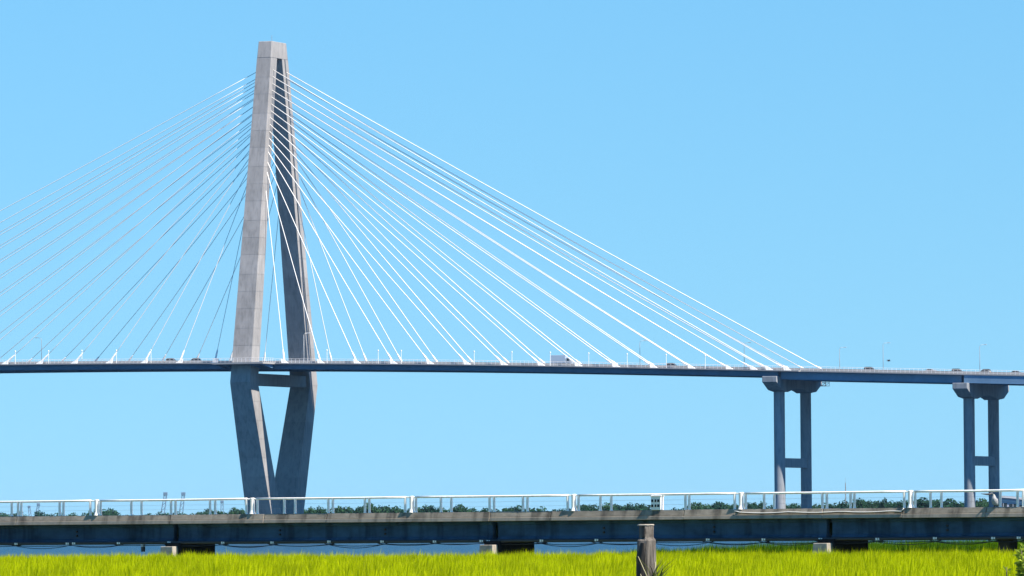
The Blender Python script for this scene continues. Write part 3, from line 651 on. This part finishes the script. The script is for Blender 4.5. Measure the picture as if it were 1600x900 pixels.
def top_at(px):
    for (a, ya), (b_, yb) in zip(sky_line[:-1], sky_line[1:]):
        if a <= px <= b_: return ya + (yb-ya)*(px-a)/(b_-a)
    return 790
wposts = [148, 391, 640.5, 893.5, 1155, 1420]
names6 = ['first', 'second', 'third', 'fourth', 'fifth', 'sixth']
specs = []
for px, py in sky_line:                       # front row: one tree under each crest of the treeline
    if px < 480: specs.append((px, py, 4550 + random.uniform(-80, 80), 0))
    else: specs.append((px, py + 2, 3060 + random.uniform(-50, 50), 0))
px = 482
while px < 1620:
    specs.append((px + random.uniform(-4, 4), top_at(px) + random.uniform(2.5, 8), 3170 + random.uniform(-40, 60), 1)); px += 9.5
px = -15
while px < 480:
    specs.append((px + random.uniform(-5, 5), top_at(min(px, 1600)) + random.uniform(1.5, 4), 4700 + random.uniform(-60, 60), 1)); px += 19
specs.sort(key=lambda q: q[0]); cnt = {}
for px, py, dist, row in specs:
    v = random.randrange(7); tone = random.choice((0, 0, 1, 1, 2)); tr, cms, shp = variants[v]
    top = at(px, py, dist); Hh = (top.z - 1.15)/.93; zone = sum(px > w for w in wposts)
    e = empty('tree', (top.x, dist, 1.15), random.uniform(0, 6.28)); wd = Hh*random.uniform(.95, 1.25)*(.72 if v in (2, 5) else 1.05); e.scale = (wd, wd, Hh)
    k = cnt.get(zone, 0); cnt[zone] = k+1
    zl = 'left of the first wide white rail post' if zone == 0 else ('right of the sixth wide white rail post' if zone == 6 else 'between %s and %s wide white rail posts' % (names6[zone-1], names6[zone]))
    tag(e, 'far %s tree, %s from left %s' % (shp, ORD[k], zl), 'tree', 'trees along the far shore')
    link('trunk', tr, e); link('crown', cms[tone], e)

# ------------------------------------------------------------------ port cranes, mast and hall far off
M['crane'] = mat('crane_haze_blue', (.11,.19,.30), .6, .1, .2); M['crane_white'] = mat('crane_white', (.62,.64,.68), .6)  # boom colour carries the blue of distance haze
def crane(px, ytop, dist, lean, label, house=False, H0=None):
    p = at(px, ytop, dist); H = p.z - 1.2; e = empty('port_crane', (p.x, dist, 1.2)); tag(e, label, 'crane', 'cranes beyond the river')
    lx = -math.tan(lean)*H*.75; hb = H*.25; s_ = H/36
    for x in (-3, 3):
        for y_ in (-3, 3): mb = MB(); mb.tube([(lx+x*s_*1.2, y_*s_, 0), (lx+x*s_*.7, y_*s_*.7, hb)], .4*s_, 6); mb.build('leg', M['crane'], e)
    mb = MB(); mb.box(lx-2.6*s_, lx+2.6*s_, -2.6*s_, 2.6*s_, hb, hb+.9*s_); mb.build('portal_platform', M['crane'], e)
    mb = MB(); n_ = 11; A = [(lerp(lx-1.6*s_, -1.0*s_, k/n_), lerp(hb+1*s_, H-2*s_, k/n_)) for k in range(n_+1)]; B = [(lerp(lx+1.8*s_, 1.1*s_, k/n_), lerp(hb+1*s_, H-2*s_, k/n_)) for k in range(n_+1)]
    for y_ in (-1*s_, 1*s_):
        mb.tube([(x, y_, z) for x, z in A], .34*s_, 5); mb.tube([(x, y_, z) for x, z in B], .34*s_, 5)
        for k in range(n_): 
            q0, q1 = (A[k], B[k+1]) if k % 2 else (B[k], A[k+1]); mb.tube([(q0[0], y_, q0[1]), (q1[0], y_, q1[1])], .17*s_, 4)
    mb.build('lattice_boom', M['crane'], e)
    mb = MB(); mb.box(-1.7*s_, 1.7*s_, -1.5*s_, 1.5*s_, H-2.6*s_, H); mb.build('boom_head', M['crane'], e, bevel=.2)
    if house: mb = MB(); mb.box(lx-4*s_, lx+3.5*s_, -3*s_, 3*s_, hb+1*s_, hb+7*s_); mb.build('machine_house', M['crane_white'], e, bevel=.2)
crane(258.5, 769, 5000, R(8), 'left of the two tall lattice crane booms beyond the river, left of the tower')
crane(286.5, 769, 5000, R(7), 'right of the two tall lattice crane booms beyond the river, left of the tower')
crane(347, 782, 5200, R(1), 'faint slim crane boom closest to the tower on its left')
crane(45.5, 790, 5000, R(-6), 'left of two short cranes with pale houses at the far left', True)
crane(60, 786, 5000, R(9), 'right of two short cranes with pale houses at the far left', True)
p = at(1321, 755, 3400); e = empty('radio_mast', (p.x, 3400, 1.2)); tag(e, 'thin lattice radio mast above the trees between the two piers', 'mast'); H = p.z-1.2
mb = MB()
for x, y_ in ((-.5,-.3),(.5,-.3),(0,.5)): mb.tube([(x, y_, 0), (x*.25, y_*.25, H)], .09, 5)
for k in range(14):
    a = 1-.75*k/14; b2 = 1-.75*(k+1)/14; mb.tube([(-.5*a,-.3*a,H*k/14),(.5*b2,-.3*b2,H*(k+1)/14)], .06, 4); mb.tube([(.5*a,-.3*a,H*k/14),(0,.5*b2,H*(k+1)/14)], .06, 4)
mb.build('lattice', M['grey_metal'], e); mb = MB(); mb.tube([(0,0,H),(0,0,H+3)], .05, 5); mb.build('antenna', M['grey_metal'], e)
# hall with a curved roof at the right edge
p = at(1556, 774, 2780); e = empty('curved_roof_hall', (p.x, 2780, .0)); tag(e, 'blue-grey hall with curved roof and dark windows at the right edge', 'building')
M['hall'] = mat('hall_cladding', (.30,.34,.42), .6, .1, .3); M['hall_roof'] = mat('hall_roof_sheet', (.42,.45,.50), .45, .08, .3)
rt = p.z; prof = [(x_, rt - (x_/44)**2*11.5*.9 - x_*.03) for x_ in np.linspace(0, 44, 23)]
mb = MB(); mb.loft([[(x_, 0, -1), (x_, 0, z_-.9), (x_, 24, z_-.9), (x_, 24, -1)] for x_, z_ in prof]); wl_ = mb.build('wall', M['hall'], e)
mb = MB(); mb.loft([[(x_-.5, -1.2, z_-.88), (x_-.5, -1.2, z_), (x_-.5, 25, z_), (x_-.5, 25, z_-.88)] for x_, z_ in prof]); rf = mb.build('roof', M['hall_roof'], e)
mb = MB(); mb.loft([[(x_, -.35, z_-2.5), (x_, -.35, z_-1.9), (x_, -.01, z_-1.9), (x_, -.01, z_-2.5)] for x_, z_ in prof]); mb.build('fascia_band', M['hall_roof'], wl_)
for k in range(9):
    x_ = 1.6+4.2*k; z_ = np.interp(x_+1.6, [q[0] for q in prof], [q[1] for q in prof]) - 3.2
    f = MB(); f.box(x_, x_+3.2, -.12, -.02, 6.2, max(7.2, z_)); w_ = f.build('window', M['glass'], wl_)
    f = MB(); f.box(x_+1.5, x_+1.7, -.2, -.13, 6.2, max(7.2, z_)); f.build('mullion', M['hall_roof'], e)
# a small bird in the air
p = at(1388.5, 564, 1700); e = empty('flying_bird', p, .3); tag(e, 'tiny dark bird flying above the deck between the two piers', 'bird')
mb = MB(); mb.loft(loftpath([(-.55,0,.02,.02,0),(-.3,0,.1,.07,0),(0,0,.16,.13,0),(.3,.02,.12,.1,0),(.45,.04,.07,.07,0),(.62,.03,.01,.01,0)], 8)); mb.build('body', M['bird_dark'], e, smooth=True)
for sg in (-1, 1):
    mb = MB(); mb.loft([[(-.2,sg*.1,.05),(.2,sg*.1,.06),(.2,sg*.1,.02),(-.2,sg*.1,.02)], [(-.15,sg*.6,.34),(.2,sg*.6,.36),(.2,sg*.6,.33),(-.15,sg*.6,.32)], [(-.3,sg*1.2,.2),(-.2,sg*1.2,.21),(-.2,sg*1.2,.2),(-.3,sg*1.2,.19)]]); mb.build('wing', M['bird_dark'], e)

# ------------------------------------------------------------------ the air
mh = bpy.data.materials.new('thin_haze'); mh.use_nodes = True; N, L = mh.node_tree.nodes, mh.node_tree.links
N.remove(N['Principled BSDF']); pv = N.new('ShaderNodeVolumePrincipled'); pv.inputs['Color'].default_value = (.42,.68,.98,1); pv.inputs['Density'].default_value = 9e-6
L.new(pv.outputs[0], N['Material Output'].inputs['Volume'])
mb = MB(); mb.box(-31000, 31000, -2100, 46000, -4, 200); tag(mb.build('haze', mh), kind='stuff')
